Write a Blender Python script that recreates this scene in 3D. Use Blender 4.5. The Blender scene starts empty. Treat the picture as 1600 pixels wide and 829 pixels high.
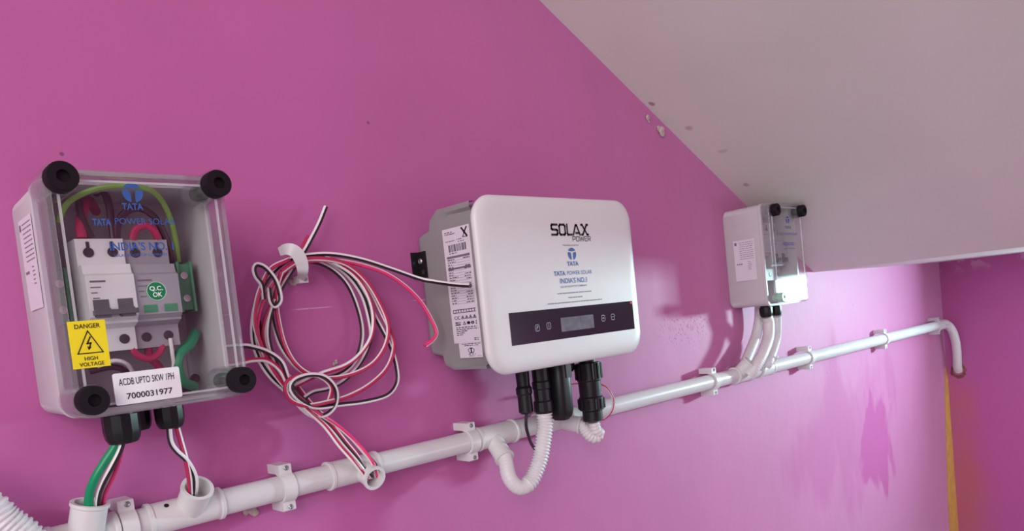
import bpy, bmesh, math, random
from mathutils import Vector, Matrix
random.seed(7)
S = bpy.context.scene
COL = S.collection

# ---------------------------------------------------------------- camera
F_PX, PP = 1180.0, (800.0, 569.5)           # focal length and principal point (photograph cropped from a taller frame)
CAM = Vector((0.0, -0.77, 1.40))            # the wall is the plane y = 0, x runs along it to the corner
ROT = Matrix(((0.722386, 0.118953, -0.681182), (-0.683298, -0.028388, -0.729588), (-0.106124, 0.992494, 0.060773)))
cd = bpy.data.cameras.new('camera'); cam = bpy.data.objects.new('camera', cd); COL.objects.link(cam)
cd.sensor_width = 36.0; cd.lens = F_PX/1600*36; cd.shift_y = (PP[1]-414.5)/1600
cd.clip_start = 0.02
cam.matrix_world = Matrix.Translation(CAM) @ ROT.to_4x4()
S.camera = cam

def at(px, py, y=0.0):
    """point of the plane at distance -y from the wall that the photograph shows at this pixel"""
    d = ROT @ Vector(((px-PP[0])/F_PX, -(py-PP[1])/F_PX, -1.0))
    return CAM + d*((y-CAM.y)/d.y)

# ---------------------------------------------------------------- light, sky, exposure
S.view_settings.view_transform = 'Standard'; S.view_settings.look = 'None'
S.view_settings.exposure = 0.0; S.view_settings.gamma = 1.0
W = bpy.data.worlds.new('sky'); S.world = W; W.use_nodes = True
bg = W.node_tree.nodes['Background']; bg.inputs[0].default_value = (0.90, 0.95, 1.0, 1); bg.inputs[1].default_value = 0.66

def area(name, loc, target, sx, sy, power, col):
    l = bpy.data.lights.new(name, 'AREA'); l.shape = 'RECTANGLE'; l.size = sx; l.size_y = sy
    l.energy = power; l.color = col
    o = bpy.data.objects.new(name, l); COL.objects.link(o); o.location = loc
    o.rotation_euler = (Vector(target)-Vector(loc)).to_track_quat('-Z', 'Y').to_euler()
    return o
area('stairwell_daylight', (-1.5, -1.7, 2.1), (0.9, 0.0, 1.25), 1.5, 1.5, 41, (1.0, 0.95, 0.93))
area('vent_daylight', (2.530, -0.656, 1.395), (1.60, -0.656, 1.395), 0.102, 0.070, 25.5, (0.60, 1.0, 0.97))
area('lower_wall_fill', (2.15, -2.3, 1.0), (1.95, 0.0, 0.85), 0.7, 0.8, 7.0, (0.85, 0.97, 1.0))  # added fill lamp brightening the lower right wall; no opening is built there

# ---------------------------------------------------------------- materials
def nodes(name):
    m = bpy.data.materials.new(name); m.use_nodes = True
    return m, m.node_tree, m.node_tree.nodes['Principled BSDF']

def pm(name, col, rough=0.5, metal=0.0, var=0.06, scale=60, bump=0.0, bscale=200, spec=0.5, sub=0.0):
    m, t, b = nodes(name)
    tc = t.nodes.new('ShaderNodeTexCoord'); nz = t.nodes.new('ShaderNodeTexNoise'); nz.inputs['Scale'].default_value = scale
    t.links.new(tc.outputs['Object'], nz.inputs['Vector'])
    r = t.nodes.new('ShaderNodeValToRGB')
    r.color_ramp.elements[0].position = 0.3; r.color_ramp.elements[1].position = 0.7
    r.color_ramp.elements[0].color = tuple(c*(1-var) for c in col)+(1,); r.color_ramp.elements[1].color = tuple(min(1, c*(1+var)) for c in col)+(1,)
    t.links.new(nz.outputs['Fac'], r.inputs['Fac']); t.links.new(r.outputs['Color'], b.inputs['Base Color'])
    b.inputs['Roughness'].default_value = rough; b.inputs['Metallic'].default_value = metal
    b.inputs['Specular IOR Level'].default_value = spec
    if bump:
        n2 = t.nodes.new('ShaderNodeTexNoise'); n2.inputs['Scale'].default_value = bscale
        t.links.new(tc.outputs['Object'], n2.inputs['Vector'])
        bp = t.nodes.new('ShaderNodeBump'); bp.inputs['Strength'].default_value = bump; bp.inputs['Distance'].default_value = 0.001
        t.links.new(n2.outputs['Fac'], bp.inputs['Height']); t.links.new(bp.outputs['Normal'], b.inputs['Normal'])
    return m

def sheet_ior(t, fr, ior):
    # same mirror strength on the front and on the back face of a thin sheet
    g = t.nodes.new('ShaderNodeNewGeometry'); mr = t.nodes.new('ShaderNodeMapRange')
    mr.inputs['To Min'].default_value = ior; mr.inputs['To Max'].default_value = 1/ior
    t.links.new(g.outputs['Backfacing'], mr.inputs['Value']); t.links.new(mr.outputs['Result'], fr.inputs[0])

def clear_sheet(name, tint, ior=1.45, rough=0.03):
    """thin clear plastic: lets light straight through, mirrors at the angle"""
    m = bpy.data.materials.new(name); m.use_nodes = True; t = m.node_tree
    for n in list(t.nodes): t.nodes.remove(n)
    out = t.nodes.new('ShaderNodeOutputMaterial'); mix = t.nodes.new('ShaderNodeMixShader')
    tr = t.nodes.new('ShaderNodeBsdfTransparent'); gl = t.nodes.new('ShaderNodeBsdfGlossy'); fr = t.nodes.new('ShaderNodeFresnel')
    tr.inputs[0].default_value = tint+(1,); gl.inputs['Roughness'].default_value = rough; sheet_ior(t, fr, ior)
    t.links.new(fr.outputs[0], mix.inputs[0]); t.links.new(tr.outputs[0], mix.inputs[1]); t.links.new(gl.outputs[0], mix.inputs[2])
    t.links.new(mix.outputs[0], out.inputs[0])
    return m

def clear_solid(name, tint, edge_white):
    """clear moulded plastic seen edge on: mirrors at the angle, white mixed in as painted edge brightness"""
    m = bpy.data.materials.new(name); m.use_nodes = True; t = m.node_tree
    for n in list(t.nodes): t.nodes.remove(n)
    out = t.nodes.new('ShaderNodeOutputMaterial'); mix = t.nodes.new('ShaderNodeMixShader'); mx2 = t.nodes.new('ShaderNodeMixShader')
    tr = t.nodes.new('ShaderNodeBsdfTransparent'); gl = t.nodes.new('ShaderNodeBsdfGlossy'); fr = t.nodes.new('ShaderNodeFresnel'); df = t.nodes.new('ShaderNodeBsdfDiffuse')
    tr.inputs[0].default_value = tint+(1,); gl.inputs['Roughness'].default_value = 0.05; sheet_ior(t, fr, 1.6)
    df.inputs[0].default_value = (0.85, 0.86, 0.88, 1); mx2.inputs[0].default_value = edge_white
    t.links.new(tr.outputs[0], mx2.inputs[1]); t.links.new(df.outputs[0], mx2.inputs[2])
    t.links.new(fr.outputs[0], mix.inputs[0]); t.links.new(mx2.outputs[0], mix.inputs[1]); t.links.new(gl.outputs[0], mix.inputs[2])
    t.links.new(mix.outputs[0], out.inputs[0])
    return m

def N(t, kind, **kw):
    n = t.nodes.new(kind)
    for k, v in kw.items():
        if k.startswith('i_'): n.inputs[k[2:].replace('_', ' ')].default_value = v
        else: setattr(n, k, v)
    return n
def math_(t, op, a, b=None, clamp=False):
    n = t.nodes.new('ShaderNodeMath'); n.operation = op; n.use_clamp = clamp
    for i, v in enumerate((a, b)):
        if v is None: continue
        if isinstance(v, (int, float)): n.inputs[i].default_value = v
        else: t.links.new(v, n.inputs[i])
    return n.outputs[0]
def ramp(t, fac, p0, p1):
    n = t.nodes.new('ShaderNodeMapRange'); n.inputs['From Min'].default_value = p0; n.inputs['From Max'].default_value = p1
    n.interpolation_type = 'SMOOTHSTEP'; t.links.new(fac, n.inputs['Value']); return n.outputs['Result']
def mixc(t, fac, a, b):
    n = t.nodes.new('ShaderNodeMix'); n.data_type = 'RGBA'
    for sock, v in ((n.inputs[0], fac), (n.inputs[6], a), (n.inputs[7], b)):
        if isinstance(v, tuple): sock.default_value = v+(1,) if len(v) == 3 else v
        elif isinstance(v, (int, float)): sock.default_value = v
        else: t.links.new(v, sock)
    return n.outputs[2]
def spot(t, x, y, cx, cy, rx, ry, warp=None):
    """soft round mask around a place"""
    a = math_(t, 'DIVIDE', math_(t, 'SUBTRACT', x, cx), rx); b = math_(t, 'DIVIDE', math_(t, 'SUBTRACT', y, cy), ry)
    d = math_(t, 'SQRT', math_(t, 'ADD', math_(t, 'MULTIPLY', a, a), math_(t, 'MULTIPLY', b, b)))
    if warp is not None: d = math_(t, 'ADD', d, warp)
    return d

PAINT = (0.50, 0.108, 0.335)
def wall_paint():
    m, t, b = nodes('magenta_gloss_paint')
    geo = t.nodes.new('ShaderNodeNewGeometry'); sp = t.nodes.new('ShaderNodeSeparateXYZ'); t.links.new(geo.outputs['Position'], sp.inputs[0])
    x, z = sp.outputs['X'], sp.outputs['Z']
    big = N(t, 'ShaderNodeTexNoise', i_Scale=3.0, i_Detail=4.0); t.links.new(geo.outputs['Position'], big.inputs['Vector'])
    c = mixc(t, ramp(t, big.outputs['Fac'], 0.3, 0.7), tuple(v*0.95 for v in PAINT), tuple(v*1.05 for v in PAINT))
    # damp patches low on the wall towards the corner: streaky, deeper and less glossy
    mp = N(t, 'ShaderNodeMapping'); mp.inputs['Scale'].default_value = (9, 9, 3.2); t.links.new(geo.outputs['Position'], mp.inputs['Vector'])
    st = N(t, 'ShaderNodeTexNoise', i_Scale=1.0, i_Detail=3.0); t.links.new(mp.outputs[0], st.inputs['Vector'])
    wp = math_(t, 'MULTIPLY', math_(t, 'SUBTRACT', st.outputs['Fac'], 0.5), 3.2)
    m1 = ramp(t, spot(t, x, z, 1.94, 1.00, 0.13, 0.12, wp), 1.05, 0.80)
    m2 = ramp(t, spot(t, x, z, 1.78, 1.05, 0.30, 0.17, wp), 1.1, 0.55)
    patch = math_(t, 'MAXIMUM', m1, math_(t, 'MULTIPLY', m2, 0.45), True)
    c = mixc(t, math_(t, 'MULTIPLY', patch, 0.75), c, (0.47, 0.075, 0.30))
    # thin chalk line
    ln = N(t, 'ShaderNodeTexNoise', i_Scale=35.0, i_Detail=2.0); t.links.new(geo.outputs['Position'], ln.inputs['Vector'])
    dz = math_(t, 'ABSOLUTE', math_(t, 'SUBTRACT', z, 1.4352))
    chalk = math_(t, 'MULTIPLY', math_(t, 'LESS_THAN', dz, 0.0006), math_(t, 'MULTIPLY', math_(t, 'LESS_THAN', x, 0.60), ramp(t, ln.outputs['Fac'], 0.48, 0.62)))
    c = mixc(t, math_(t, 'MULTIPLY', chalk, 0.6), c, (0.8, 0.6, 0.72))
    # specks of dirt
    for cx, cz in ((0.1935, 1.5905), (0.5265, 1.6510), (1.868, 1.345), (1.70, 1.20)):
        c = mixc(t, math_(t, 'MULTIPLY', ramp(t, spot(t, x, z, cx, cz, 0.0022, 0.0022), 1.2, 0.5), 0.7), c, (0.10, 0.02, 0.06))
    t.links.new(c, b.inputs['Base Color'])
    t.links.new(math_(t, 'ADD', 0.62, math_(t, 'MULTIPLY', patch, 0.2)), b.inputs['Roughness'])
    # roller texture and spatter bumps
    n1 = N(t, 'ShaderNodeTexNoise', i_Scale=14.0, i_Detail=3.0); t.links.new(geo.outputs['Position'], n1.inputs['Vector'])
    v2 = N(t, 'ShaderNodeTexVoronoi', i_Scale=170.0); t.links.new(geo.outputs['Position'], v2.inputs['Vector'])
    grit = math_(t, 'MULTIPLY', ramp(t, v2.outputs['Distance'], 0.34, 0.10), ramp(t, spot(t, x, z, 1.16, 1.355, 0.10, 0.045), 1.2, 0.4))
    h = math_(t, 'ADD', math_(t, 'MULTIPLY', n1.outputs['Fac'], 0.9), math_(t, 'MULTIPLY', grit, 0.5))
    bp = N(t, 'ShaderNodeBump', i_Strength=0.5, i_Distance=0.003); t.links.new(h, bp.inputs['Height']); t.links.new(bp.outputs['Normal'], b.inputs['Normal'])
    b.inputs['Specular IOR Level'].default_value = 0.5
    t.links.new(math_(t, 'SUBTRACT', 0.45, math_(t, 'MULTIPLY', patch, 0.40)), b.inputs['Sheen Weight']); b.inputs['Sheen Roughness'].default_value = 0.5
    return m

def end_wall_paint():
    m, t, b = nodes('magenta_paint_with_brown_patch')
    geo = t.nodes.new('ShaderNodeNewGeometry'); sp = t.nodes.new('ShaderNodeSeparateXYZ'); t.links.new(geo.outputs['Position'], sp.inputs[0])
    y, z = sp.outputs['Y'], sp.outputs['Z']
    nz = N(t, 'ShaderNodeTexNoise', i_Scale=7.0, i_Detail=4.0); t.links.new(geo.outputs['Position'], nz.inputs['Vector'])
    wp = math_(t, 'MULTIPLY', math_(t, 'SUBTRACT', nz.outputs['Fac'], 0.5), 1.6)
    s = ramp(t, spot(t, y, z, -0.035, 0.78, 0.06, 0.30, wp), 1.25, 0.2)  # browner patch low beside the corner
    c = mixc(t, math_(t, 'MULTIPLY', s, 0.7), PAINT, (0.48, 0.13, 0.12))
    n2 = N(t, 'ShaderNodeTexNoise', i_Scale=30.0, i_Detail=5.0); t.links.new(geo.outputs['Position'], n2.inputs['Vector'])
    scuff = math_(t, 'MULTIPLY', ramp(t, n2.outputs['Fac'], 0.52, 0.62), ramp(t, z, 1.385, 1.43))
    c = mixc(t, math_(t, 'MULTIPLY', scuff, 0.45), c, (0.75, 0.5, 0.68))
    t.links.new(c, b.inputs['Base Color']); b.inputs['Roughness'].default_value = 0.45
    bp = N(t, 'ShaderNodeBump', i_Strength=0.3, i_Distance=0.003); t.links.new(nz.outputs['Fac'], bp.inputs['Height']); t.links.new(bp.outputs['Normal'], b.inputs['Normal'])
    return m

def soffit_paint():
    m, t, b = nodes('old_white_distemper')
    geo = t.nodes.new('ShaderNodeNewGeometry'); sp = t.nodes.new('ShaderNodeSeparateXYZ'); t.links.new(geo.outputs['Position'], sp.inputs[0])
    nz = N(t, 'ShaderNodeTexNoise', i_Scale=4.0, i_Detail=5.0); t.links.new(geo.outputs['Position'], nz.inputs['Vector'])
    c = mixc(t, ramp(t, nz.outputs['Fac'], 0.3, 0.7), (0.72, 0.70, 0.66), (0.765, 0.74, 0.70))
    n2 = N(t, 'ShaderNodeTexNoise', i_Scale=55.0, i_Detail=4.0); t.links.new(geo.outputs['Position'], n2.inputs['Vector'])
    wp = math_(t, 'MULTIPLY', math_(t, 'SUBTRACT', n2.outputs['Fac'], 0.5), 2.6)
    for cx, cy, rx, ry, k in ((1.093, -0.012, 0.0066, 0.0055, 0.64), (1.165, -0.03, 0.011, 0.011, 0.36), (1.34, -0.035, 0.0099, 0.0088, 0.4), (1.24, -0.05, 0.0066, 0.011, 0.24)):
        c = mixc(t, math_(t, 'MULTIPLY', ramp(t, spot(t, sp.outputs['X'], sp.outputs['Y'], cx, cy, rx, ry, wp), 0.9, 0.4), k), c, (0.22, 0.07, 0.08))
    t.links.new(c, b.inputs['Base Color']); b.inputs['Roughness'].default_value = 0.8
    bp = N(t, 'ShaderNodeBump', i_Strength=0.35, i_Distance=0.004); t.links.new(nz.outputs['Fac'], bp.inputs['Height']); t.links.new(bp.outputs['Normal'], b.inputs['Normal'])
    return m

M = dict(
    wall=wall_paint(), endwall=end_wall_paint(), soffit=soffit_paint(),
    floor=pm('grey_floor_tile', (0.40, 0.37, 0.36), 0.5), ochre=pm('ochre_plaster', (0.62, 0.33, 0.08), 0.7, var=0.12, scale=30, bump=0.4),
    backwall=pm('pink_back_wall', (0.55, 0.20, 0.38), 0.6),
    pvc=pm('white_pvc_pipe', (0.68, 0.67, 0.68), 0.28, var=0.03, scale=20), pvc_fit=pm('white_pvc_fitting', (0.72, 0.71, 0.71), 0.36, var=0.02),
    hose=pm('white_corrugated_plastic', (0.72, 0.69, 0.71), 0.4, var=0.03), screw=pm('zinc_screw', (0.33, 0.34, 0.36), 0.4, 0.8),
    box=pm('pale_grey_abs', (0.59, 0.56, 0.58), 0.45, var=0.02), boxin=pm('grey_mounting_plate', (0.55, 0.54, 0.55), 0.5, var=0.04),
    pane=clear_sheet('clear_polycarbonate_pane', (0.985, 0.985, 0.99), 1.5), rim=clear_solid('clear_polycarbonate_rim', (0.96, 0.96, 0.97), 0.07), bead=clear_solid('edge_highlight_bead', (0.96, 0.96, 0.97), 0.45),  # bead: white mixed in paints the lid's bright edge lines; rim has a trace
    black=pm('matt_black_rubber', (0.008, 0.005, 0.008), 0.6, var=0.2, spec=0.2), blackpl=pm('black_nylon', (0.008, 0.0075, 0.0095), 0.4, var=0.2, spec=0.35),
    dark=pm('charcoal_plastic', (0.035, 0.03, 0.035), 0.4), white=pm('white_breaker_plastic', (0.78, 0.76, 0.76), 0.4, var=0.02),
    grey=pm('grey_device_plastic', (0.36, 0.35, 0.38), 0.45, var=0.03), toggle=pm('dark_grey_toggle', (0.10, 0.11, 0.115), 0.4),
    green=pm('green_terminal_plastic', (0.06, 0.27, 0.14), 0.4), metal=pm('galvanised_rail', (0.5, 0.5, 0.5), 0.35, 0.9),
    yellow=pm('yellow_sticker', (0.87, 0.70, 0.01), 0.45, var=0.02), paper=pm('white_label_paper', (0.84, 0.83, 0.86), 0.5, var=0.02),
    lilac=pm('pale_label_film', (0.72, 0.66, 0.74), 0.4, var=0.02), ink=pm('black_print', (0.012, 0.010, 0.012), 0.5), inkg=pm('grey_print', (0.18, 0.15, 0.19), 0.5),
    blue=pm('blue_print', (0.035, 0.11, 0.36), 0.45), greensq=pm('green_sticker', (0.0, 0.20, 0.07), 0.4), whiteprint=pm('white_print', (0.85, 0.87, 0.86), 0.5),
    cover=pm('white_powder_coat', (0.71, 0.70, 0.705), 0.38, var=0.01), case=pm('cast_grey_case', (0.27, 0.262, 0.262), 0.5, var=0.04, scale=25, bump=0.12, bscale=900),
    lcdpanel=pm('black_gloss_panel', (0.010, 0.010, 0.016), 0.12, var=0.1), lcd=pm('grey_lcd', (0.14, 0.14, 0.17), 0.2, var=0.25, scale=90),
    icon=pm('pale_icon_print', (0.45, 0.45, 0.5), 0.5), red=pm('red_indicator', (0.75, 0.02, 0.05), 0.3),
    wblack=pm('black_wire_insulation', (0.020, 0.012, 0.018), 0.35, var=0.2), wred=pm('red_wire_insulation', (0.50, 0.022, 0.10), 0.35, var=0.08),
    wpink=pm('pink_red_wire_insulation', (0.76, 0.045, 0.19), 0.35, var=0.08), wwhite=pm('white_wire_insulation', (0.86, 0.82, 0.83), 0.35, var=0.03),
    wgreen=pm('green_wire_insulation', (0.0, 0.27, 0.115), 0.35, var=0.06), wlime=pm('yellow_green_wire', (0.22, 0.42, 0.07), 0.4, var=0.08),
    wpurple=pm('dark_purple_wire', (0.05, 0.015, 0.03), 0.4), plaster=pm('broken_plaster', (0.50, 0.41, 0.39), 0.9, var=0.25, scale=150, bump=0.6),
    brownplaster=pm('stained_brown_plaster', (0.22, 0.08, 0.07), 0.9, var=0.3, scale=150, bump=0.6),
    mint=pm('pale_green_plastic', (0.35, 0.62, 0.48), 0.4),
)

# ---------------------------------------------------------------- mesh helpers
class MB:
    def __init__(s): s.v = []; s.f = []; s.m = []
    def add(s, vs, fs, m=0):
        b = len(s.v); s.v += [Vector(p) for p in vs]
        for f in fs: s.f.append([b+i for i in f]); s.m.append(m)
    def box(s, x0, x1, y0, y1, z0, z1, m=0):
        s.add([(x0,y0,z0),(x1,y0,z0),(x1,y1,z0),(x0,y1,z0),(x0,y0,z1),(x1,y0,z1),(x1,y1,z1),(x0,y1,z1)],
              [(0,3,2,1),(4,5,6,7),(0,1,5,4),(1,2,6,5),(2,3,7,6),(3,0,4,7)], m)
    def loft(s, rings, cap0=True, cap1=True, m=0):
        n = len(rings[0]); vs = [p for r in rings for p in r]; fs = []
        for k in range(len(rings)-1):
            for i in range(n):
                j = (i+1) % n; fs.append((k*n+i, k*n+j, (k+1)*n+j, (k+1)*n+i))
        if cap0: fs.append(tuple(range(n))[::-1])
        if cap1: fs.append(tuple((len(rings)-1)*n+i for i in range(n)))
        s.add(vs, fs, m)
    def lathe(s, prof, origin, axis, n=20, cap0=True, cap1=True, m=0):
        """prof: (radius, distance along the axis)"""
        a = Vector(axis).normalized(); u = a.orthogonal().normalized(); w = a.cross(u); o = Vector(origin)
        s.loft([[o+a*h+(u*math.cos(2*math.pi*i/n)+w*math.sin(2*math.pi*i/n))*r for i in range(n)] for r, h in prof], cap0, cap1, m)
    def tube(s, pts, rad, n=8, m=0, caps=True, two=None, ref=None, share=0.05):
        """rad: number or function of the step; two=(m0,m1) colours the two halves, ref keeps the seam facing the room"""
        k = len(pts); prev = None; rings = []
        for i in range(k):
            t = (pts[min(i+1, k-1)]-pts[max(i-1, 0)]).normalized()
            if ref is not None:
                u = t.cross(ref)
                if prev is not None and (u.length < 0.3 or u.normalized().dot(prev) < 0): u = prev-t*prev.dot(t)
            else: u = t.orthogonal() if prev is None else prev-t*prev.dot(t)
            u.normalize(); prev = u; w = t.cross(u)
            r = rad(i) if callable(rad) else rad
            rings.append([pts[i]+(u*math.cos(2*math.pi*(j+0.5)/n)+w*math.sin(2*math.pi*(j+0.5)/n))*r for j in range(n)])
        b = len(s.f); s.loft(rings, caps, caps, m)
        if two:
            q = b
            for a in range(k-1):
                for j in range(n):
                    ang = math.cos(2*math.pi*(j+1)/n); s.m[q] = two[1] if ang > share else two[0]; q += 1
    def quad(s, a, b, c, d, m=0): s.add([a, b, c, d], [(0, 1, 2, 3)], m)
    def merge(s, o, off=(0, 0, 0)):
        b = len(s.v); s.v += [p+Vector(off) for p in o.v]; s.f += [[b+i for i in f] for f in o.f]; s.m += o.m

def spline(pts, n=8):
    pts = [Vector(p) for p in pts]; P = [pts[0]*2-pts[1]]+pts+[pts[-1]*2-pts[-2]]; out = []
    for i in range(1, len(P)-2):
        a, b, c, d = P[i-1], P[i], P[i+1], P[i+2]
        for k in range(n):
            t = k/n; out.append(0.5*((2*b)+(c-a)*t+(2*a-5*b+4*c-d)*t*t+(3*b-a-3*c+d)*t**3))
    out.append(pts[-1]); return out

def even(pts, step):
    """resample a polyline at an even spacing"""
    out = [pts[0]]; need = step
    for a, b in zip(pts, pts[1:]):
        L = (b-a).length; pos = 0.0
        while L-pos >= need:
            pos += need; out.append(a+(b-a)*(pos/L)); need = step
        need -= (L-pos)
    return out

def rr(x0, x1, z0, z1, r, y, n=5):
    out = []
    for cx, cz, a0 in ((x1-r, z0+r, -90), (x1-r, z1-r, 0), (x0+r, z1-r, 90), (x0+r, z0+r, 180)):
        for k in range(n+1):
            a = math.radians(a0+90*k/n); out.append(Vector((cx+r*math.cos(a), y, cz+r*math.sin(a))))
    return out

ORIG = {}
def obj(name, mb, mats, parent=None, smooth=True, angle=35):
    """one mesh object; shapes are given in room coordinates and stored relative to the thing's base"""
    if parent is not None: o0 = ORIG[parent.name]
    else:
        xs = [p.x for p in mb.v]; ys = [p.y for p in mb.v]; zs = [p.z for p in mb.v]
        o0 = Vector(((min(xs)+max(xs))/2, (min(ys)+max(ys))/2, min(zs)))
    me = bpy.data.meshes.new(name)
    me.from_pydata([tuple(p-o0) for p in mb.v], [], mb.f)
    for mt in (mats if isinstance(mats, (list, tuple)) else [mats]): me.materials.append(M[mt])
    me.polygons.foreach_set('material_index', mb.m)
    bm = bmesh.new(); bm.from_mesh(me); bmesh.ops.recalc_face_normals(bm, faces=bm.faces); bm.to_mesh(me); bm.free()
    if smooth:
        me.polygons.foreach_set('use_smooth', [True]*len(me.polygons)); me.set_sharp_from_angle(angle=math.radians(angle))
    me.update()
    o = bpy.data.objects.new(name, me); COL.objects.link(o)
    if parent is not None: o.parent = parent; ORIG[o.name] = o0
    else: o.location = o0; ORIG[o.name] = o0
    return o
def thing(name, label, cat, loc, group=None):
    o = bpy.data.objects.new(name, None); COL.objects.link(o); o.empty_display_size = 0.02
    o.location = loc; ORIG[o.name] = Vector(loc); tag(o, label, cat, group); return o
def tag(o, label, cat, group=None):
    o['label'] = label; o['category'] = cat
    if group: o['group'] = group
    return o
def struct(name, mb, mats, smooth=False):
    o = obj(name, mb, mats, None, smooth); o['kind'] = 'structure'; return o
def dup(part, off, parent=None):
    c = part.copy(); COL.objects.link(c); c.parent = parent if parent is not None else part.parent
    c.location = part.location+Vector(off); ORIG[c.name] = ORIG[part.name]+Vector(off); return c

# print on flat faces: frames map (u right, v up, n out) to the room
def front(x, y, z): return lambda u, v, n=0.0: Vector((x+u, y-n, z+v))
def side(x, y, z): return lambda u, v, n=0.0: Vector((x-n, y-u, z+v))
def rect(mb, fr, u0, v0, u1, v1, m=0, n=0.0003): mb.quad(fr(u0, v0, n), fr(u1, v0, n), fr(u1, v1, n), fr(u0, v1, n), m)
def stroke(mb, fr, pts, w, m=0, n=0.0003):
    for (a, b), (c, d) in zip(pts, pts[1:]):
        L = math.hypot(c-a, d-b) or 1e-9; ex, ey = (c-a)/L*w/2, (d-b)/L*w/2; px, py = -ey, ex
        mb.quad(fr(a-ex-px, b-ey-py, n), fr(c+ex-px, d+ey-py, n), fr(c+ex+px, d+ey+py, n), fr(a-ex+px, b-ey+py, n), m)
def disc(mb, fr, u, v, r, m=0, n=0.0003, k=28, ri=0.0, a0=0, a1=360):
    ring = [(math.cos(math.radians(a0+(a1-a0)*i/k)), math.sin(math.radians(a0+(a1-a0)*i/k))) for i in range(k+1)]
    for (a, b), (c, d) in zip(ring, ring[1:]):
        mb.quad(fr(u+a*ri, v+b*ri, n), fr(u+a*r, v+b*r, n), fr(u+c*r, v+d*r, n), fr(u+c*ri, v+d*ri, n), m)
def text(mb, fr, s, u0, u1, v0, h, m=0, bold=0.0, n=0.0003):
    """lettering of height h, stretched to run from u0 to u1 on the baseline v0"""
    cu = bpy.data.curves.new('lettering', 'FONT'); cu.body = s; cu.size = 1.0; cu.offset = bold; cu.resolution_u = 3
    o = bpy.data.objects.new('lettering', cu); COL.objects.link(o)
    dg = bpy.context.evaluated_depsgraph_get(); me = bpy.data.meshes.new_from_object(o.evaluated_get(dg))
    bpy.data.objects.remove(o); bpy.data.curves.remove(cu)
    xs = [v.co.x for v in me.vertices]; x0, x1 = min(xs), max(xs)
    kx = (u1-u0)/(x1-x0); ky = h/0.70
    mb.add([fr(u0+(v.co.x-x0)*kx, v0+v.co.y*ky, n) for v in me.vertices], [tuple(p.vertices) for p in me.polygons], m)
    bpy.data.meshes.remove(me)
def t_emblem(mb, fr, u, v, r, m=0, n=0.0003):
    """round emblem: a disc with a flaring T left open"""
    arc = lambda a0, a1, k: [(math.cos(math.radians(a0+(a1-a0)*i/k)), math.sin(math.radians(a0+(a1-a0)*i/k))) for i in range(k+1)]
    inner = [(0.60, 0.30), (0.38, 0.22), (0.24, 0.05), (0.20, -0.35)]
    for s in (1, -1):
        pts = arc(-78, 17, 12)+inner
        mb.add([fr(u+s*a*r, v+b*r, n) for a, b in pts], [tuple(range(len(pts)))], m)
    pts = arc(32, 148, 14)+[(-0.45, 0.46), (0, 0.40), (0.45, 0.46)]
    mb.add([fr(u+a*r, v+b*r, n) for a, b in pts], [tuple(range(len(pts)))], m)

# ================================================================ structure
mb = MB(); mb.box(-1.7, 2.62, 0.0, 0.12, 0.0, 3.0); struct('wall_north', mb, 'wall')
XE = 2.508
mb = MB()
for y0, y1, z0, z1 in ((-0.59, 0.0, 0.0, 1.432), (-2.7, -0.72, 0.0, 1.432), (-0.72, -0.59, 0.0, 1.335), (-2.7, 0.0, 1.553, 3.0)):
    mb.box(XE, XE+0.11, y0, y1, z0, z1)
struct('wall_east', mb, 'endwall')
mb = MB(); mb.box(-1.7, 2.62, -2.8, -2.7, 0.0, 3.0); struct('wall_south', mb, 'backwall')
mb = MB(); mb.box(-1.7, 2.62, -2.8, 0.12, -0.1, 0.0); struct('floor', mb, 'floor')
# sloping underside of the stair flight and the landing it comes down to, one cast slab
mb = MB()
prof = [(-0.6, 1.4313+0.525*2.2714), (1.6714, 1.4313), (2.508, 1.4313), (2.508, 1.553), (1.70, 1.553), (-0.6, 1.4313+0.525*2.2714+0.14)]
mb.loft([[Vector((x, y, z)) for x, z in prof] for y in (0.0, -1.15)]); struct('ceiling', mb, 'soffit')
# vent opening in the end wall
mb = MB()
for a in ((-0.595, -0.587, 1.335, 1.4312), (-0.723, -0.715, 1.335, 1.4312), (-0.715, -0.595, 1.335, 1.341)):
    mb.box(XE-0.004, XE+0.112, a[0], a[1], a[2], a[3])
struct('window_1', mb, 'white')
# ochre strip where the corner plaster is bare
mb = MB()
zs = [1.115, 1.04, 0.95, 0.85, 0.75, 0.6, 0.4, 0.0]; xs = [2.497, 2.474, 2.462, 2.449, 2.438, 2.428, 2.42, 2.41]
mb.loft([[Vector((x, y, z)) for z, x in zip(zs, xs)]+[Vector((2.5075, y, z)) for z in zs[::-1]] for y in (-0.0002, -0.002)]); struct('trim_1', mb, 'ochre')

# ================================================================ conduit run
PY, PZ, PR, FR = -0.0205, 1.2490, 0.0131, 0.0149
run = thing('conduit_run', 'long white pvc conduit run with tee fittings crossing the magenta wall', 'conduit', (0.9, 0.0, PZ-PR))
def pipe(x0, x1):
    m = MB(); m.lathe([(PR, 0), (PR, x1-x0)], (x0, PY, PZ), (1, 0, 0), 28); return obj('pipe', m, 'pvc', run)
def tee(x0, x1, bc, bdir, blen, br=FR, open_end=True):
    m = MB(); e = 0.0012
    m.lathe([(PR+0.0002, 0), (FR+e, 0), (FR+e, 0.003), (FR, 0.0045), (FR, x1-x0-0.0045), (FR+e, x1-x0-0.003), (FR+e, x1-x0), (PR+0.0002, x1-x0)], (x0, PY, PZ), (1, 0, 0), 32)
    d = Vector(bdir).normalized()
    if open_end: prof = [(br, 0), (br, blen-0.004), (br+e, blen-0.003), (br+e, blen), (br-0.0022, blen), (br-0.0022, FR*0.45)]
    else: prof = [(br, 0), (br, blen-0.004), (br+e, blen-0.003), (br+e, blen), (br-0.002, blen)]
    m.lathe(prof, bc, d, 32); return obj('tee', m, 'pvc_fit', run)
def bdir(c, target): return (Vector(target)-Vector(c))
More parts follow.
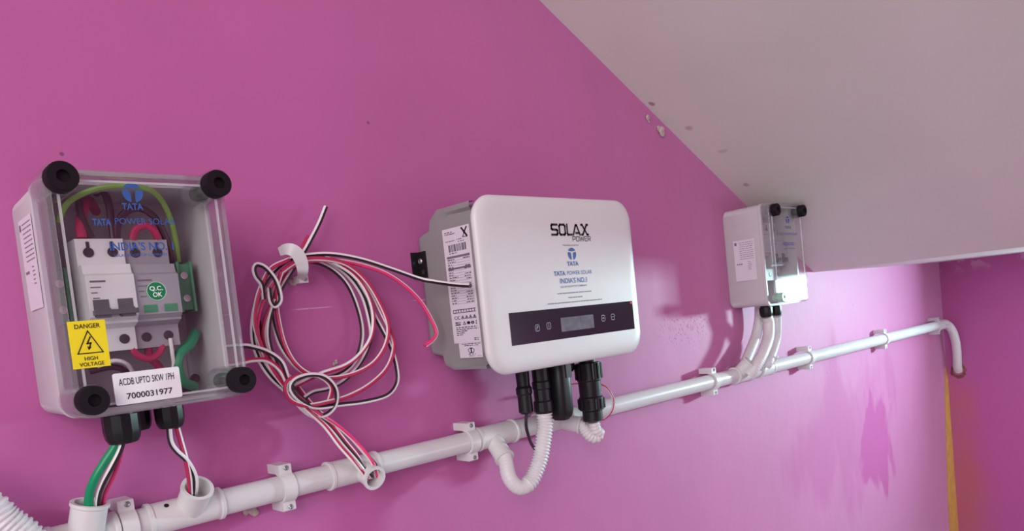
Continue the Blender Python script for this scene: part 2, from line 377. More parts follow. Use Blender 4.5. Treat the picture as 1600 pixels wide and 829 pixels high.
# tee 1 (upright, at the left edge), tee 2, tee 3 (its mouth turned to the room), tee 4 and 5 under the inverter, two wyes under the far box
C1 = (0.1615, -0.030, PZ); T1 = at(141, 784, -0.036)
tee(0.135, 0.190, C1, bdir(C1, T1), (T1-Vector(C1)).length, 0.0146)
C2 = (0.2545, PY, PZ); T2 = at(309, 761, -0.044)
tee(0.216, 0.2855, C2, bdir(C2, T2), (T2-Vector(C2)).length, 0.0138)
C3 = (0.447, PY, PZ); T3 = at(586, 747, -0.050)
tee(0.405, 0.468, C3, bdir(C3, T3), (T3-Vector(C3)).length, 0.0126)
C4 = (0.648, PY, PZ); T4 = at(789, 716, -0.050)
tee(0.622, 0.688, C4, bdir(C4, T4), (T4-Vector(C4)).length, 0.0122)
C5 = (0.775, PY, PZ); T5 = at(908, 664, -0.054)
tee(0.735, 0.800, C5, bdir(C5, T5), (T5-Vector(C5)).length, 0.0115)
C6 = (1.275, PY, PZ); T6 = Vector((1.283, -0.044, 1.274))
tee(1.262, 1.315, C6, bdir(C6, T6), (T6-Vector(C6)).length, 0.0128)
C7 = (1.372, PY, PZ); T7 = Vector((1.378, -0.042, 1.277))
tee(1.350, 1.398, C7, bdir(C7, T7), (T7-Vector(C7)).length, 0.0120)
xs = [-1.69, 0.137, 0.188, 0.218, 0.2835, 0.407, 0.466, 0.624, 0.686, 0.737, 0.798, 1.264, 1.313, 1.352, 1.396, 2.430]
for i in range(0, len(xs), 2): pipe(xs[i], xs[i+1])
# elbow at the corner and the drop into the hole of the end wall
m = MB(); el = spline([(2.415, PY, PZ), (2.44, PY, PZ), (2.462, -0.027, 1.2425), (2.474, -0.034, 1.222), (2.482, -0.038, 1.185), (2.490, -0.036, 1.145), (2.500, -0.032, 1.117), (2.512, -0.031, 1.103)], 6)
m.tube(el, lambda i: 0.0142 if i < 10 else 0.0122, 20); obj('elbow', m, 'pvc_fit', run)
# burr and a drill mark on the fittings
m = MB(); m.lathe([(0.0022, 0), (0.0022, 0.0006)], (0.232, PY-0.0094, PZ+0.0116), (0, -0.63, 0.78), 10); obj('drill_mark', m, 'ink', run)

def hole_rim():
    m = MB(); random.seed(3)
    ring = lambda r, x, j: [Vector((x, -0.031+(r+random.uniform(-j, j))*math.cos(a), 1.103+(r+random.uniform(-j, j))*math.sin(a))) for a in [2*math.pi*i/22 for i in range(22)]]
    m.loft([ring(0.0215, 2.5078, 0.004), ring(0.0195, 2.5062, 0.002), ring(0.0150, 2.5065, 0.0008), ring(0.0150, 2.5079, 0.0)], False, False)
    o = obj('hole_rim', m, 'brownplaster'); tag(o, 'ragged plaster edge round the hole where the conduit enters the end wall', 'plaster'); return o
hole_rim()

# ================================================================ conduit clips
def make_clip():
    r = thing('pipe_clip', '', 'pipe clip', (0.0, 0.0, PZ-0.0245)); w = 0.0140
    m = MB(); ro, ri, fy = PR+0.0030, PR+0.0003, PY-0.0062
    half = [(0.0, 0.0243), (-0.004, 0.0246), (fy+0.001, 0.0246), (fy, 0.0236), (fy, 0.0178)]
    a1 = math.degrees(math.asin(min(1.0, 0.0148/ro)))
    half += [(PY-ro*math.cos(math.radians(a)), ro*math.sin(math.radians(a))) for a in [a1-a1*k/8 for k in range(9)]]
    out = half+[(y, -z) for y, z in half[-2::-1]]
    out += [(0.0, -PR-0.0016), (PY+0.004, -PR-0.0016)]
    out += [(PY-ri*math.cos(math.radians(a)), ri*math.sin(math.radians(a))) for a in [-90+180*k/14 for k in range(15)]]
    out += [(PY+0.004, PR+0.0016), (0.0, PR+0.0016)]
    m.loft([[Vector((x, y, PZ+z)) for y, z in out] for x in (-w/2, w/2)]); obj('saddle', m, 'pvc_fit', r, angle=40)
    for s in (-1, 1):
        m = MB(); m.lathe([(0.0028, -0.002), (0.0028, 0.0004), (0.0020, 0.0010), (0.0007, 0.0003)], (0.0012, fy, PZ+s*0.0207), (0, -1, 0), 12); obj('screw', m, 'screw', r)
    return r
clip0 = make_clip()
clips = [(0.1985, 'white saddle clip right beside the left-most upright tee, under the big box'), (0.3545, 'white saddle clip with two dark screws left of the wire bundle tee'),
         (0.6105, 'white saddle clip just left of the tee with the corrugated hose'), (1.186, 'white saddle clip between the inverter and the far box hoses'),
         (1.566, 'first white saddle clip right of the far box'), (1.985, 'middle white saddle clip on the sunlit far stretch of conduit'),
         (2.385, 'last white saddle clip, at the corner beside the elbow')]
for i, (x, lab) in enumerate(clips):
    if i == 0: c = clip0
    else:
        c = clip0.copy(); COL.objects.link(c)
        for ch in clip0.children:
            d = ch.copy(); COL.objects.link(d); d.parent = c
    c.location = (x, 0, PZ-0.0245); tag(c, lab, 'pipe clip', 'white saddle clips along the conduit')

# ================================================================ cable coil and wires
REF = Vector((0.42, 0.9, 0.0)).normalized()
def wire(name, pts, c, label, flip=1, r=0.0025, white='wwhite', group=None, cat='cable', share=0.15):
    path = spline([p if isinstance(p, Vector) else at(*p) for p in pts], 7)
    m = MB(); m.tube(path, r, 14, two=(0, 1), ref=REF*flip, share=share if c not in ('wpink', 'wred') else 0.4); o = obj(name, m, [c, white], None, True, 80)
    return tag(o, label, cat, group)
G = 'cables coiled on the wall'
wire('solar_cable', [(509,323,-.022),(498,350,-.024),(483,379,-.026),(472,398,-.022),(458,420,-.018),(443,444,-.016),(430,470,-.018),(421,500,-.020),(420,530,-.022),(429,562,-.024),(446,592,-.028),(478,628,-.026),(508,662,-.026),(534,690,-.032),(562,722,-.042),(580,745,-.040)], 'wblack',
     'black and white cable whose cut end points up past the white hook', -1, group=G)
wire('solar_cable', [(735,446,-.114),(717,445,-.094),(700,443,-.076),(680,440,-.058),(655,435,-.044),(612,420,-.034),(565,405,-.030),(520,397,-.028),(485,398,-.024),(455,404,-.022),(427,424,-.020),(407,455,-.016),(396,492,-.014),(395,530,-.016),(405,562,-.020),(424,590,-.024),(448,612,-.018),(480,645,-.016),(516,660,-.018),(545,680,-.024),(568,705,-.036),(588,728,-.044),(592,742,-.038)], 'wblack',
     'black and white cable whose end reaches out in front of the inverter label', -1, group=G)
wire('solar_cable', [(664,540,-.045),(675,532,-.046),(682,520,-.046),(676,503,-.044),(660,475,-.040),(637,450,-.036),(605,428,-.032),(570,415,-.028),(535,408,-.026),(500,406,-.026),(472,410,-.024),(446,422,-.022),(423,447,-.018),(407,480,-.016),(401,520,-.018),(410,555,-.022),(430,585,-.028),(455,610,-.032),(490,640,-.030),(524,662,-.026),(550,684,-.030),(570,706,-.038),(584,726,-.044),(588,744,-.038)], 'wpink',
     'pink-red cable whose hooked end hangs beside the inverter', -1, group=G)
wire('solar_cable', [(482,369,-.012),(474,384,-.014),(464,400,-.013),(447,428,-.012),(433,458,-.013),(416,495,-.012),(412,530,-.014),(426,566,-.016),(456,592,-.020),(486,630,-.022),(514,658,-.022),(540,690,-.030),(560,715,-.038),(579,748,-.040)], 'wred',
     'dark red cable whose short end shows just above the hook', 1, group=G)
# ring loops
wire('solar_cable', [(470,407,-.010),(500,411,-.012),(525,425,-.014),(545,448,-.014),(560,485,-.014),(566,520,-.014),(560,552,-.014),(545,575,-.018),(520,588,-.022),(490,588,-.022),(462,572,-.020),(441,545,-.014),(429,515,-.010),(424,485,-.010),(428,455,-.010),(442,428,-.010),(470,407,-.010)], 'wblack',
     'black and white cable forming the inner ring of the coil', 1, group=G)
wire('solar_cable', [(440,424,-.026),(465,408,-.030),(500,404,-.030),(540,412,-.030),(570,436,-.030),(592,470,-.030),(606,505,-.030),(603,537,-.030),(585,565,-.030),(556,582,-.030),(520,590,-.032),(488,586,-.034),(462,568,-.030),(445,538,-.024),(436,503,-.018),(432,472,-.018),(434,444,-.022),(440,424,-.026)], 'wred',
     'red and white cable forming the front ring of the coil', -1, group=G)
wire('solar_cable', [(490,399,-.018),(525,412,-.020),(556,428,-.022),(578,452,-.022),(595,485,-.022),(611,520,-.024),(615,545,-.026),(604,575,-.028),(578,600,-.032),(545,618,-.036),(510,628,-.040),(478,633,-.042),(455,625,-.042),(446,608,-.042),(452,593,-.042),(475,586,-.042),(500,588,-.042),(518,605,-.040),(512,632,-.034)], 'wred',
     'red and white cable swinging wide right then tying into the lower knot', -1, group=G)
wire('solar_cable', [(505,400,-.014),(540,420,-.016),(565,452,-.018),(584,490,-.018),(600,520,-.020),(612,545,-.022),(620,575,-.022),(620,598,-.022),(605,617,-.024),(570,627,-.028),(530,632,-.034),(495,636,-.040),(470,626,-.044),(455,608,-.046),(461,593,-.046),(485,585,-.046),(509,589,-.046),(525,608,-.044),(524,632,-.038),(508,648,-.030),(484,647,-.024)], 'wblack',
     'black and white cable running wide at lower right into the knot', 1, group=G)
wire('solar_cable', [(520,408,-.024),(551,428,-.026),(572,455,-.026),(583,490,-.026),(580,525,-.026),(563,552,-.026),(540,570,-.026),(505,582,-.028),(478,594,-.026),(460,603,-.024)], 'wwhite',
     'mostly white cable strand crossing the right side of the coil', 1, white='wred', group=G)
wire('solar_cable', [(515,409,-.008),(545,432,-.010),(566,462,-.010),(577,500,-.010),(579,530,-.010),(564,565,-.012),(540,592,-.016),(515,606,-.018),(490,612,-.022),(474,622,-.024)], 'wblack',
     'black cable lying behind the right side of the coil', -1, group=G)
wire('solar_cable', [(452,405,-.032),(425,418,-.030),(411,440,-.028),(401,470,-.026),(398,505,-.026),(408,540,-.028),(424,575,-.030),(447,606,-.030),(477,640,-.022)], 'wred',
     'red and white cable on the outer left side of the coil', -1, group=G)
wire('solar_cable', [(412,466,-.024),(409,445,-.030),(400,432,-.032),(397,420,-.032),(402,413,-.032),(415,418,-.034),(430,436,-.036),(437,455,-.038),(438,470,-.038),(430,478,-.034),(423,470,-.028),(420,450,-.024)], 'wblack',
     'black and white cable bent into the small loop at the upper left of the coil', 1, group=G)
wire('solar_cable', [Vector((0.2838, -0.028, at(372, 540, -.028).z)),(376,540,-.029),(396,542,-.032),(420,550,-.034),(440,565,-.036),(450,590,-.038),(458,615,-.036),(482,642,-.030),(512,668,-.030),(536,697,-.036),(558,722,-.044),(577,747,-.042)], 'wblack',
     'black and white cable going left behind the big box above its knob', 1, group=G)
wire('solar_cable', [Vector((0.2838, -0.026, at(370, 568, -.026).z)),(374,566,-.027),(396,562,-.030),(418,563,-.032),(438,578,-.034),(450,600,-.036),(474,634,-.032),(506,664,-.032),(530,695,-.040),(552,720,-.046),(574,749,-.044)], 'wwhite',
     'pale cable going left behind the big box beside its lower right knob', 1, white='wred', group=G)
wire('solar_cable', [(404,500,-.010),(409,540,-.010),(422,575,-.014),(446,600,-.014),(470,618,-.014)], 'wwhite', 'white cable strand tucked behind the left side of the coil', 1, white='wblack', group=G)

# white saddle hook holding the coil
m = MB(); pth = spline([(437,392,-.030),(447,387,-.038),(458,389,-.043),(467,398,-.044),(473,412,-.042),(474,426,-.036),(471,436,-.020)] and [at(*p) for p in ((437,393,-.028),(447,389,-.038),(458,391,-.043),(467,400,-.044),(472,413,-.042),(473,426,-.036),(470,436,-.012))], 5)
rings = []
for i, p in enumerate(pth):
    k = i/(len(pth)-1); t = (pth[min(i+1, len(pth)-1)]-pth[max(i-1, 0)]).normalized(); n = Vector((-0.45, -0.89, 0)); n = (n-t*n.dot(t)).normalized(); w = t.cross(n)
    h = 0.0028+0.0040*math.sin(math.pi*min(1, 0.12+k*0.8))
    rings.append([p+w*h+n*0.0008, p+w*h-n*0.0008, p-w*h-n*0.0008, p-w*h+n*0.0008])
m.loft(rings); hk = thing('cable_hook', 'white plastic hook strap holding the coil of cables at its top', 'cable clip', (at(470, 440, 0).x, 0, at(470, 440, 0).z))
obj('strap', m, 'pvc_fit', hk)
m = MB(); q = at(474, 436, -.012); m.box(q.x-0.006, q.x+0.005, -0.014, -0.0002, q.z-0.004, q.z+0.004); obj('foot', m, 'pvc_fit', hk)
m = MB(); m.lathe([(0.0022, 0), (0.0022, 0.001), (0.0008, 0.0006)], (q.x+0.001, -0.014, q.z), (0, -1, 0), 10); obj('screw', m, 'screw', hk)

# ================================================================ junction boxes
def knob_mb(x, z, y0, yf, r):
    m = MB()
    L = y0-yf
    m.lathe([(r*0.62, 0), (r*0.62, L-0.013), (r, L-0.0125), (r, L-0.0015), (r*0.93, L), (r*0.42, L), (r*0.38, L-0.004), (0.0003, L-0.0045)], (x, y0, z), (0, -1, 0), 28); return m
def gland(root, x, y, ztop, r, h, nut=True, tilt=(0, 0, -1)):
    m = MB(); n = 12
    m.lathe([(r*0.80, -0.004), (r*0.80, h*0.22)], (x, y, ztop), tilt, 24)
    # ribbed lock ring, then the dome nut
    prof = [(r, h*0.16), (r, h*0.62), (r*0.97, h*0.70), (r*0.92, h*0.84), (r*0.78, h*0.97), (r*0.58, h), (r*0.5, h*0.9)]
    m.lathe(prof, (x, y, ztop), tilt, n); g = obj('cable_gland', m, 'blackpl', root, angle=25)
    return g

def jbox(x0, x1, z0, z1, d, lid, kin, kr, kface, label, low=True):
    """shallow wall box: pale body, clear lid with four black turn knobs"""
    r = thing('junction_box', label, 'electrical box', ((x0+x1)/2, 0.0, z0))
    m = MB(); rad = 0.012; w = 0.0030
    m.loft([rr(x0+0.003, x1-0.003, z0+0.003, z1-0.003, rad, -0.0002), rr(x0+0.001, x1-0.001, z0+0.001, z1-0.001, rad, -0.003), rr(x0, x1, z0, z1, rad, -d+0.006), rr(x0-0.0012, x1+0.0012, z0-0.0012, z1+0.0012, rad, -d+0.005), rr(x0-0.0012, x1+0.0012, z0-0.0012, z1+0.0012, rad, -d),
            rr(x0+w, x1-w, z0+w, z1-w, rad-w, -d), rr(x0+w, x1-w, z0+w, z1-w, rad-w, -0.005)])
    obj('body', m, 'box', r)
    m = MB(); m.loft([rr(x0+0.008, x1-0.008, z0+0.010, z1-0.010, 0.004, y) for y in (-0.0052, -0.0068)]); obj('mounting_plate', m, 'boxin', r)
    # clear lid: side walls, raised edge bead, pane
    m = MB(); a = 0.0022; yb = -d-0.0004; yf = -lid
    def ring(o, y): return rr(x0-0.0008+o, x1+0.0008-o, z0-0.0008+o, z1+0.0008-o, rad-min(o, rad-0.002), y)
    m.loft([ring(0, yb), ring(0, yf+0.003), ring(0.0012, yf+0.0006), ring(0.0030, yf), ring(0.0050, yf), ring(0.0050, yf+0.0025), ring(a, yf+0.0035), ring(a, yb), ring(0, yb)], False, False)
    ld = obj('lid', m, 'rim', r)
    m = MB()
    b = 0.0085; m.loft([ring(b, yf+0.0002), ring(b, yf-0.0010), ring(b+0.0018, yf-0.0010), ring(b+0.0018, yf+0.0002)], False, False)
    obj('edge_bead', m, 'bead', ld)
    m = MB(); m.loft([ring(0.0052, yf+0.0018), ring(0.0052, yf)]); obj('pane', m, 'pane', ld)
    kx0, kx1, kz0, kz1 = kin; first = None; tubef = None
    for kx, kz in ((kx0, kz0), (kx1, kz0), (kx1, kz1), (kx0, kz1)) if low else ((kx0, kz1), (kx1, kz1)):
        if first is None:
            first = obj('knob', knob_mb(kx, kz, yb-0.004, kface, kr), 'black', r); fk = (kx, kz)
            m = MB(); m.lathe([(kr*1.10, 0.0), (kr*1.10, lid-d+0.002), (kr*0.98, lid-d+0.002), (kr*0.98, 0.0)], (kx, yb, kz), (0, -1, 0), 24, False, False); tubef = obj('knob_well', m, 'rim', ld)
        else:
            dup(first, (kx-fk[0], 0, kz-fk[1])); dup(tubef, (kx-fk[0], 0, kz-fk[1]))
    return r

def tata_print(m, fr, u, v, k, n=0.0003):
    """emblem and three lines of blue print, the words as on the photograph"""
    t_emblem(m, fr, u, v, 0.0075*k)

# ---- big box on the left
B = dict(x0=0.1470, x1=0.2840, z0=1.3585, z1=1.5485)
LF = 0.1250
big = jbox(B['x0'], B['x1'], B['z0'], B['z1'], 0.085, LF, (0.1572, 0.2742, 1.3722, 1.5400), 0.0113, -0.140,
           'large grey junction box with clear lid, yellow danger sticker and breakers inside, far left')
def lidpt(px, py): p = at(px, py, -LF-0.0004); return p
# yellow danger sticker
p0 = lidpt(116, 577); p1 = lidpt(167, 502); w, h = 0.0262, 0.0362
fr = front(p0.x-0.0008, -LF-0.0012, p0.z)
m = MB(); m.loft([[fr(0, 0, n), fr(w, 0, n), fr(w, h, n), fr(0, h, n)] for n in (0, 0.0003)]); dst = obj('danger_sticker', m, 'yellow', big, False)
m = MB(); fr2 = lambda u, v, n=0.0: fr(u, v, n+0.0003)
text(m, fr2, 'DANGER', 0.0045, w-0.0040, h-0.0058, 0.0034, bold=0.012); text(m, fr2, 'HIGH', 0.0085, w-0.0085, 0.0058, 0.0029, bold=0.012); text(m, fr2, 'VOLTAGE', 0.0045, w-0.0045, 0.0015, 0.0029, bold=0.012)
tri = [(0.0045, 0.0113), (w-0.0042, 0.0113), (w/2, 0.0283), (0.0045, 0.0113)]; stroke(m, fr2, tri, 0.0008)
bolt = [(w/2+0.0012, 0.0235), (w/2-0.0014, 0.0186), (w/2+0.0012, 0.0190), (w/2-0.0006, 0.0145)]; stroke(m, fr2, bolt, 0.0010)
stroke(m, fr2, [(w/2-0.0012, 0.0163), (w/2-0.0007, 0.0142), (w/2+0.0008, 0.0158)], 0.0006)
obj('lettering', m, 'ink', dst, False)
# white id label
p0 = lidpt(181, 634); w, h = 0.0510, 0.0252
fr = front(p0.x, -LF-0.0012, p0.z)
m = MB(); m.loft([[v for v in rr(p0.x, p0.x+w, p0.z, p0.z+h, 0.0018, y)] for y in (-LF-0.0012, -LF-0.0016)]); idl = obj('id_label', m, 'paper', big, False)
m = MB(); fr2 = lambda u, v, n=0.0: fr(u, v, n+0.0004)
text(m, fr2, 'ACDB UPTO 5KW 1PH', 0.0040, w-0.0050, h-0.0098, 0.0054, bold=0.004); text(m, fr2, '7000031977', 0.0085, w-0.0075, 0.0042, 0.0046, bold=0.012)
obj('lettering', m, 'ink', idl, False)
# round qc sticker
p0 = lidpt(244, 454.5); fr = front(p0.x, -LF-0.0003, p0.z)
m = MB(); m.lathe([(0.0078, 0), (0.0078, 0.0003)], p0, (0, -1, 0), 32); qc = obj('check_sticker', m, 'greensq', big, False)
m = MB(); fr2 = lambda u, v, n=0.0: fr(u, v, n+0.0007)
text(m, fr2, 'Q.C.', -0.0052, 0.0052, 0.0006, 0.0034, bold=0.02); text(m, fr2, 'OK', -0.0032, 0.0042, -0.0046, 0.0036, bold=0.02); disc(m, fr2, 0, 0, 0.0076, ri=0.0073)
obj('lettering', m, 'whiteprint', qc, False)
# blue print on the clear lid
m = MB(); p = lidpt(207, 301); fr = front(p.x, -LF-0.0002, p.z)
t_emblem(m, fr, 0, 0, 0.0078)
def lid_text(s, xa, xb, yb, hpx, bold=0.01):
    a = lidpt(xa, yb); b = lidpt(xb, yb); f = front(a.x, -LF-0.0002, a.z); text(m, f, s, 0, b.x-a.x, 0, hpx, bold=bold)
lid_text('TATA', 191, 224, 327, 0.0050, 0.03); lid_text('TATA', 145, 174, 352, 0.0052, 0.03); lid_text('POWER SOLAR', 180, 274, 350, 0.0050, 0.0)
lid_text("INDIA'S NO. 1", 172, 272, 391, 0.0062, 0.02); lid_text('SOLAR ROOFTOP COMPANY', 178, 262, 401, 0.0022, 0.01)
obj('blue_print', m, 'blue', big, False)

# devices inside
def device(root, name, x0, x1, z0, z1, yb, yf, mat, toggles, label=None, marks=True):
    """modular breaker: stepped front, screw holes, slotted terminals, toggles"""
    H = z1-z0; prof = [(z0, yb), (z0, yf+0.016), (z0+0.20*H, yf+0.016), (z0+0.24*H, yf+0.005), (z0+0.26*H, yf+0.005), (z0+0.30*H, yf), (z0+0.66*H, yf), (z0+0.68*H, yf+0.004), (z0+0.76*H, yf+0.006), (z0+0.76*H, yf+0.016), (z1, yf+0.016), (z1, yb)]
    m = MB(); m.loft([[Vector((x, y, z)) for z, y in prof] for x in (x0, x1)]); o = obj(name, m, mat, root, False)
    if label: o['label'] = label
    n = len(toggles); w = (x1-x0)/2
    for k in range(2):
        cx = x0+w*(k+0.5)
        for zz in (z0+0.10*H, z1-0.12*H):
            m = MB(); m.lathe([(0.0042, 0.0), (0.0042, 0.0006), (0.0030, 0.0004)], (cx, yf+0.0159, zz), (0, -1, 0), 14)
            m.box(cx-0.0012, cx+0.0012, yf+0.0152, yf+0.016, zz, min(zz+0.009, z1)) if zz > z0+H/2 else None
            obj('terminal_hole', m, 'dark', o)
    for k in toggles:
        cx = x0+w*(k+0.5); m = MB()
        m.box(cx-0.0060, cx+0.0060, yf-0.0004, yf+0.001, z0+0.30*H, z0+0.45*H)
        m.box(cx-0.0050, cx+0.0050, yf-0.007, yf, z0+0.29*H, z0+0.37*H); obj('toggle', m, 'toggle', o)
    if marks:
        m = MB(); f = front(x0+0.003, yf-0.0002, z0+0.60*H)
        for k, (a, b) in enumerate(((0, 0.012), (0, 0.008), (0, 0.005), (0.001, 0.006))): rect(m, f, a, -k*0.0045, b, -k*0.0045+(0.0016 if k == 0 else 0.0009), n=0)
        obj('device_print', m, 'inkg', o, False)
    return o
m = MB(); m.box(0.154, 0.278, -0.0135, -0.0068, 1.4375, 1.4725); m.box(0.154, 0.278, -0.0150, -0.0135, 1.4430, 1.4670); obj('mounting_rail', m, 'metal', big)
device(big, 'breaker', 0.1765, 0.2140, 1.4085, 1.5040, -0.015, -0.084, 'white', (0, 1))
device(big, 'surge_protector', 0.2145, 0.2520, 1.4085, 1.5035, -0.015, -0.080, 'grey', (), 'grey two pole device beside the white breaker')
m = MB(); m.box(0.1785, 0.2115, -0.0935, -0.0850, 1.4385, 1.4425); obj('toggle_bridge', m, 'toggle', big)
for k in range(2):
    m = MB(); x = 0.2200+0.0170*k; m.box(x, x+0.0110, -0.0806, -0.0796, 1.4385, 1.4450); obj('indicator_window', m, 'green', big, False)
def terminal(root, x0, x1, z0, z1, yf, n=2):
    m = MB(); m.box(x0, x1, yf+0.004, -0.012, z0, z1); m.box(x0-0.001, x0+0.0012, yf, -0.012, z0-0.002, z1+0.002); m.box(x1-0.0012, x1+0.001, yf, -0.012, z0-0.002, z1+0.002)
    o = obj('terminal_block', m, 'green', root, False)
    for k in range(n):
        z = z0+(z1-z0)*(k+0.5)/n; m = MB(); m.lathe([(0.0034, 0), (0.0034, 0.0012), (0.0014, 0.0008)], ((x0+x1)/2, yf+0.004, z), (0, -1, 0), 12); obj('terminal_screw', m, 'metal', o)
terminal(big, 0.1600, 0.1700, 1.436, 1.480, -0.055); terminal(big, 0.2600, 0.2720, 1.440, 1.482, -0.060)
m = MB(); m.box(0.2535, 0.2585, -0.060, -0.012, 1.430, 1.478); obj('end_stop', m, 'dark', big, False)
def inner_wire(root, pts, r, mat, y=None):
    m = MB(); m.tube(spline([at(*p) for p in pts], 6), r, 10); return obj('wire', m, mat, root)
inner_wire(big, [(92,345,-.060),(105,318,-.075),(135,300,-.088),(172,291,-.096),(212,291,-.098),(244,303,-.092),(264,335,-.075),(274,372,-.06),(279,408,-.048)], 0.0023, 'wlime')
inner_wire(big, [(128,372,-.062),(126,350,-.06),(130,325,-.055),(140,315,-.04),(150,330,-.02)], 0.0042, 'wred')
inner_wire(big, [(143,372,-.062),(132,350,-.062),(124,325,-.060),(126,305,-.05),(135,300,-.03)], 0.0030, 'wpurple')
inner_wire(big, [(150,302,-.045),(160,298,-.055),(169,315,-.06),(174,345,-.062),(178,375,-.062)], 0.0032, 'wpurple')
inner_wire(big, [(182,375,-.062),(184,350,-.064),(197,331,-.066),(218,325,-.066),(240,338,-.064),(256,365,-.060),(266,395,-.055),(270,425,-.045)], 0.0032, 'wpurple')
inner_wire(big, [(207,374,-.062),(211,360,-.064),(224,352,-.066),(238,357,-.066),(247,372,-.062)], 0.0034, 'wred')
inner_wire(big, [(205,535,-.064),(212,552,-.066),(232,560,-.066),(248,552,-.064),(256,533,-.06)], 0.0030, 'wred')
inner_wire(big, [(232,530,-.056),(234,556,-.056),(250,575,-.050),(262,600,-.04)], 0.0036, 'wred')
inner_wire(big, [(266,528,-.066),(269,550,-.066),(271,575,-.060),(262,615,-.05)], 0.0017, 'wwhite')
inner_wire(big, [(305,520,-.045),(296,538,-.055),(281,552,-.060),(277,574,-.060),(287,596,-.056),(303,603,-.045)], 0.0048, 'wgreen')
inner_wire(big, [(305,590,-.02),(296,604,-.04),(276,620,-.05)], 0.0044, 'wpurple')
inner_wire(big, [(152,572,-.06),(178,563,-.064),(198,568,-.062),(208,582,-.055)], 0.0018, 'wwhite')
inner_wire(big, [(140,580,-.05),(175,573,-.055),(196,580,-.05),(205,600,-.05)], 0.0028, 'wpurple')
# label on the left flank of the big box
def flank_label(root, X, ya, yb, z0, z1, code=True):
    fr = side(X, ya, z0); w = ya-yb; h = z1-z0
    m = MB(); m.loft([[fr(0, 0, n), fr(w, 0, n), fr(w, h, n), fr(0, h, n)] for n in (0.0001, 0.0003)]); o = obj('side_label', m, 'lilac', root, False)
    m = MB(); f2 = lambda u, v, n=0.0: fr(u, v, n+0.0003); random.seed(11)
    rect(m, f2, 0.06*w, 0.88*h, 0.16*w, 0.95*h)
    for k in range(9):
        v = h*(0.93-0.05*k); u = 0.28*w
        while u < 0.9*w:
            L = random.uniform(0.06, 0.16)*w; rect(m, f2, u, v, min(u+L, 0.93*w), v+0.010*h); u += L+0.03*w
    for k in range(5):
        v = h*(0.45-0.045*k); rect(m, f2, 0.62*w, v, (0.75+0.03*(k % 3))*w, v+0.010*h)
    for k in range(3): rect(m, f2, (0.1+0.1*k)*w, 0.40*h, (0.16+0.1*k)*w, 0.43*h)
    obj('lettering', m, 'inkg', o, False)
flank_label(big, B['x0']-0.0004, -0.028, -0.074, 1.449, 1.524)
# glands under the big box
ZB = B['z0']
gland(big, 0.1945, -0.062, ZB, 0.0150, 0.0300); gland(big, 0.2150, -0.040, ZB, 0.0110, 0.0230); gland(big, 0.2370, -0.056, ZB, 0.0125, 0.0245)

# cables from the glands into the tees
wire('earth_cable', [(186,680,-.062),(179,698,-.062),(163,722,-.060),(147,750,-.056),(139,778,-.046),(140,815,-.036)], 'wgreen', 'thick green earth cable from the left gland into the upright tee', 1, 0.0038, 'wgreen')
wire('solar_cable', [(194,680,-.066),(188,702,-.065),(175,728,-.062),(160,756,-.055),(153,780,-.046),(153,815,-.036)], 'wblack', 'black and white cable beside the green earth cable', -1)
wire('solar_cable', [(190,684,-.056),(187,712,-.055),(177,742,-.052),(164,770,-.044),(159,800,-.034)], 'wpink', 'pink-red cable behind the green earth cable entering the upright tee', -1, 0.0024, 'wwhite')
wire('solar_cable', [(264,668,-.060),(267,690,-.060),(276,704,-.059),(291,718,-.056),(303,738,-.052),(306,757,-.046),(303,785,-.030)], 'wblack', 'black and white cable from the right gland curving into the second tee', 1)
wire('solar_cable', [(277,668,-.056),(283,690,-.055),(290,715,-.056),(295,740,-.052),(297,760,-.046),(298,785,-.034)], 'wred', 'red and white cable from the right gland into the second tee', 1)

# ---- far box under the stair
far = jbox(1.3040, 1.4330, 1.3730, 1.5600, 0.0800, 0.0960, (1.3165, 1.4200, 1.3865, 1.5455), 0.0112, -0.108,
           'small grey junction box with clear lid under the white stair soffit, far right', False)
kg = obj('knob', knob_mb(1.3165, 1.3865, -0.0845, -0.106, 0.0088), 'mint', far); kg['label'] = 'pale green knob post'
flank_label(far, 1.3036, -0.0195, -0.0630, 1.4238, 1.5000)
m = MB(); m.box(1.315, 1.425, -0.0135, -0.0068, 1.445, 1.480); obj('mounting_rail', m, 'metal', far)
device(far, 'breaker', 1.318, 1.354, 1.445, 1.535, -0.015, -0.070, 'grey', ()); device(far, 'surge_protector', 1.356, 1.410, 1.420, 1.530, -0.015, -0.070, 'grey', (0, 1))
terminal(far, 1.314, 1.330, 1.392, 1.432, -0.060, 2)
m = MB(); fp = at(1222, 338, -.0962); fr = front(1.372, -0.0963, 1.5290); t_emblem(m, fr, 0, 0, 0.0070); text(m, fr, 'TATA', -0.012, 0.012, -0.0165, 0.0050, bold=0.03)
text(m, fr, 'TATA POWER SOLAR', -0.034, 0.034, -0.0290, 0.0050, bold=0.01); text(m, fr, "INDIA'S NO. 1", -0.025, 0.025, -0.0480, 0.0062, bold=0.02); text(m, fr, 'SOLAR ROOFTOP COMPANY', -0.024, 0.024, -0.0550, 0.0024)
obj('blue_print', m, 'blue', far, False)
gland(far, at(1197, 487, -.050).x, -0.050, 1.373, 0.0125, 0.0220); gland(far, at(1213, 485, -.056).x, -0.056, 1.373, 0.0100, 0.0215)
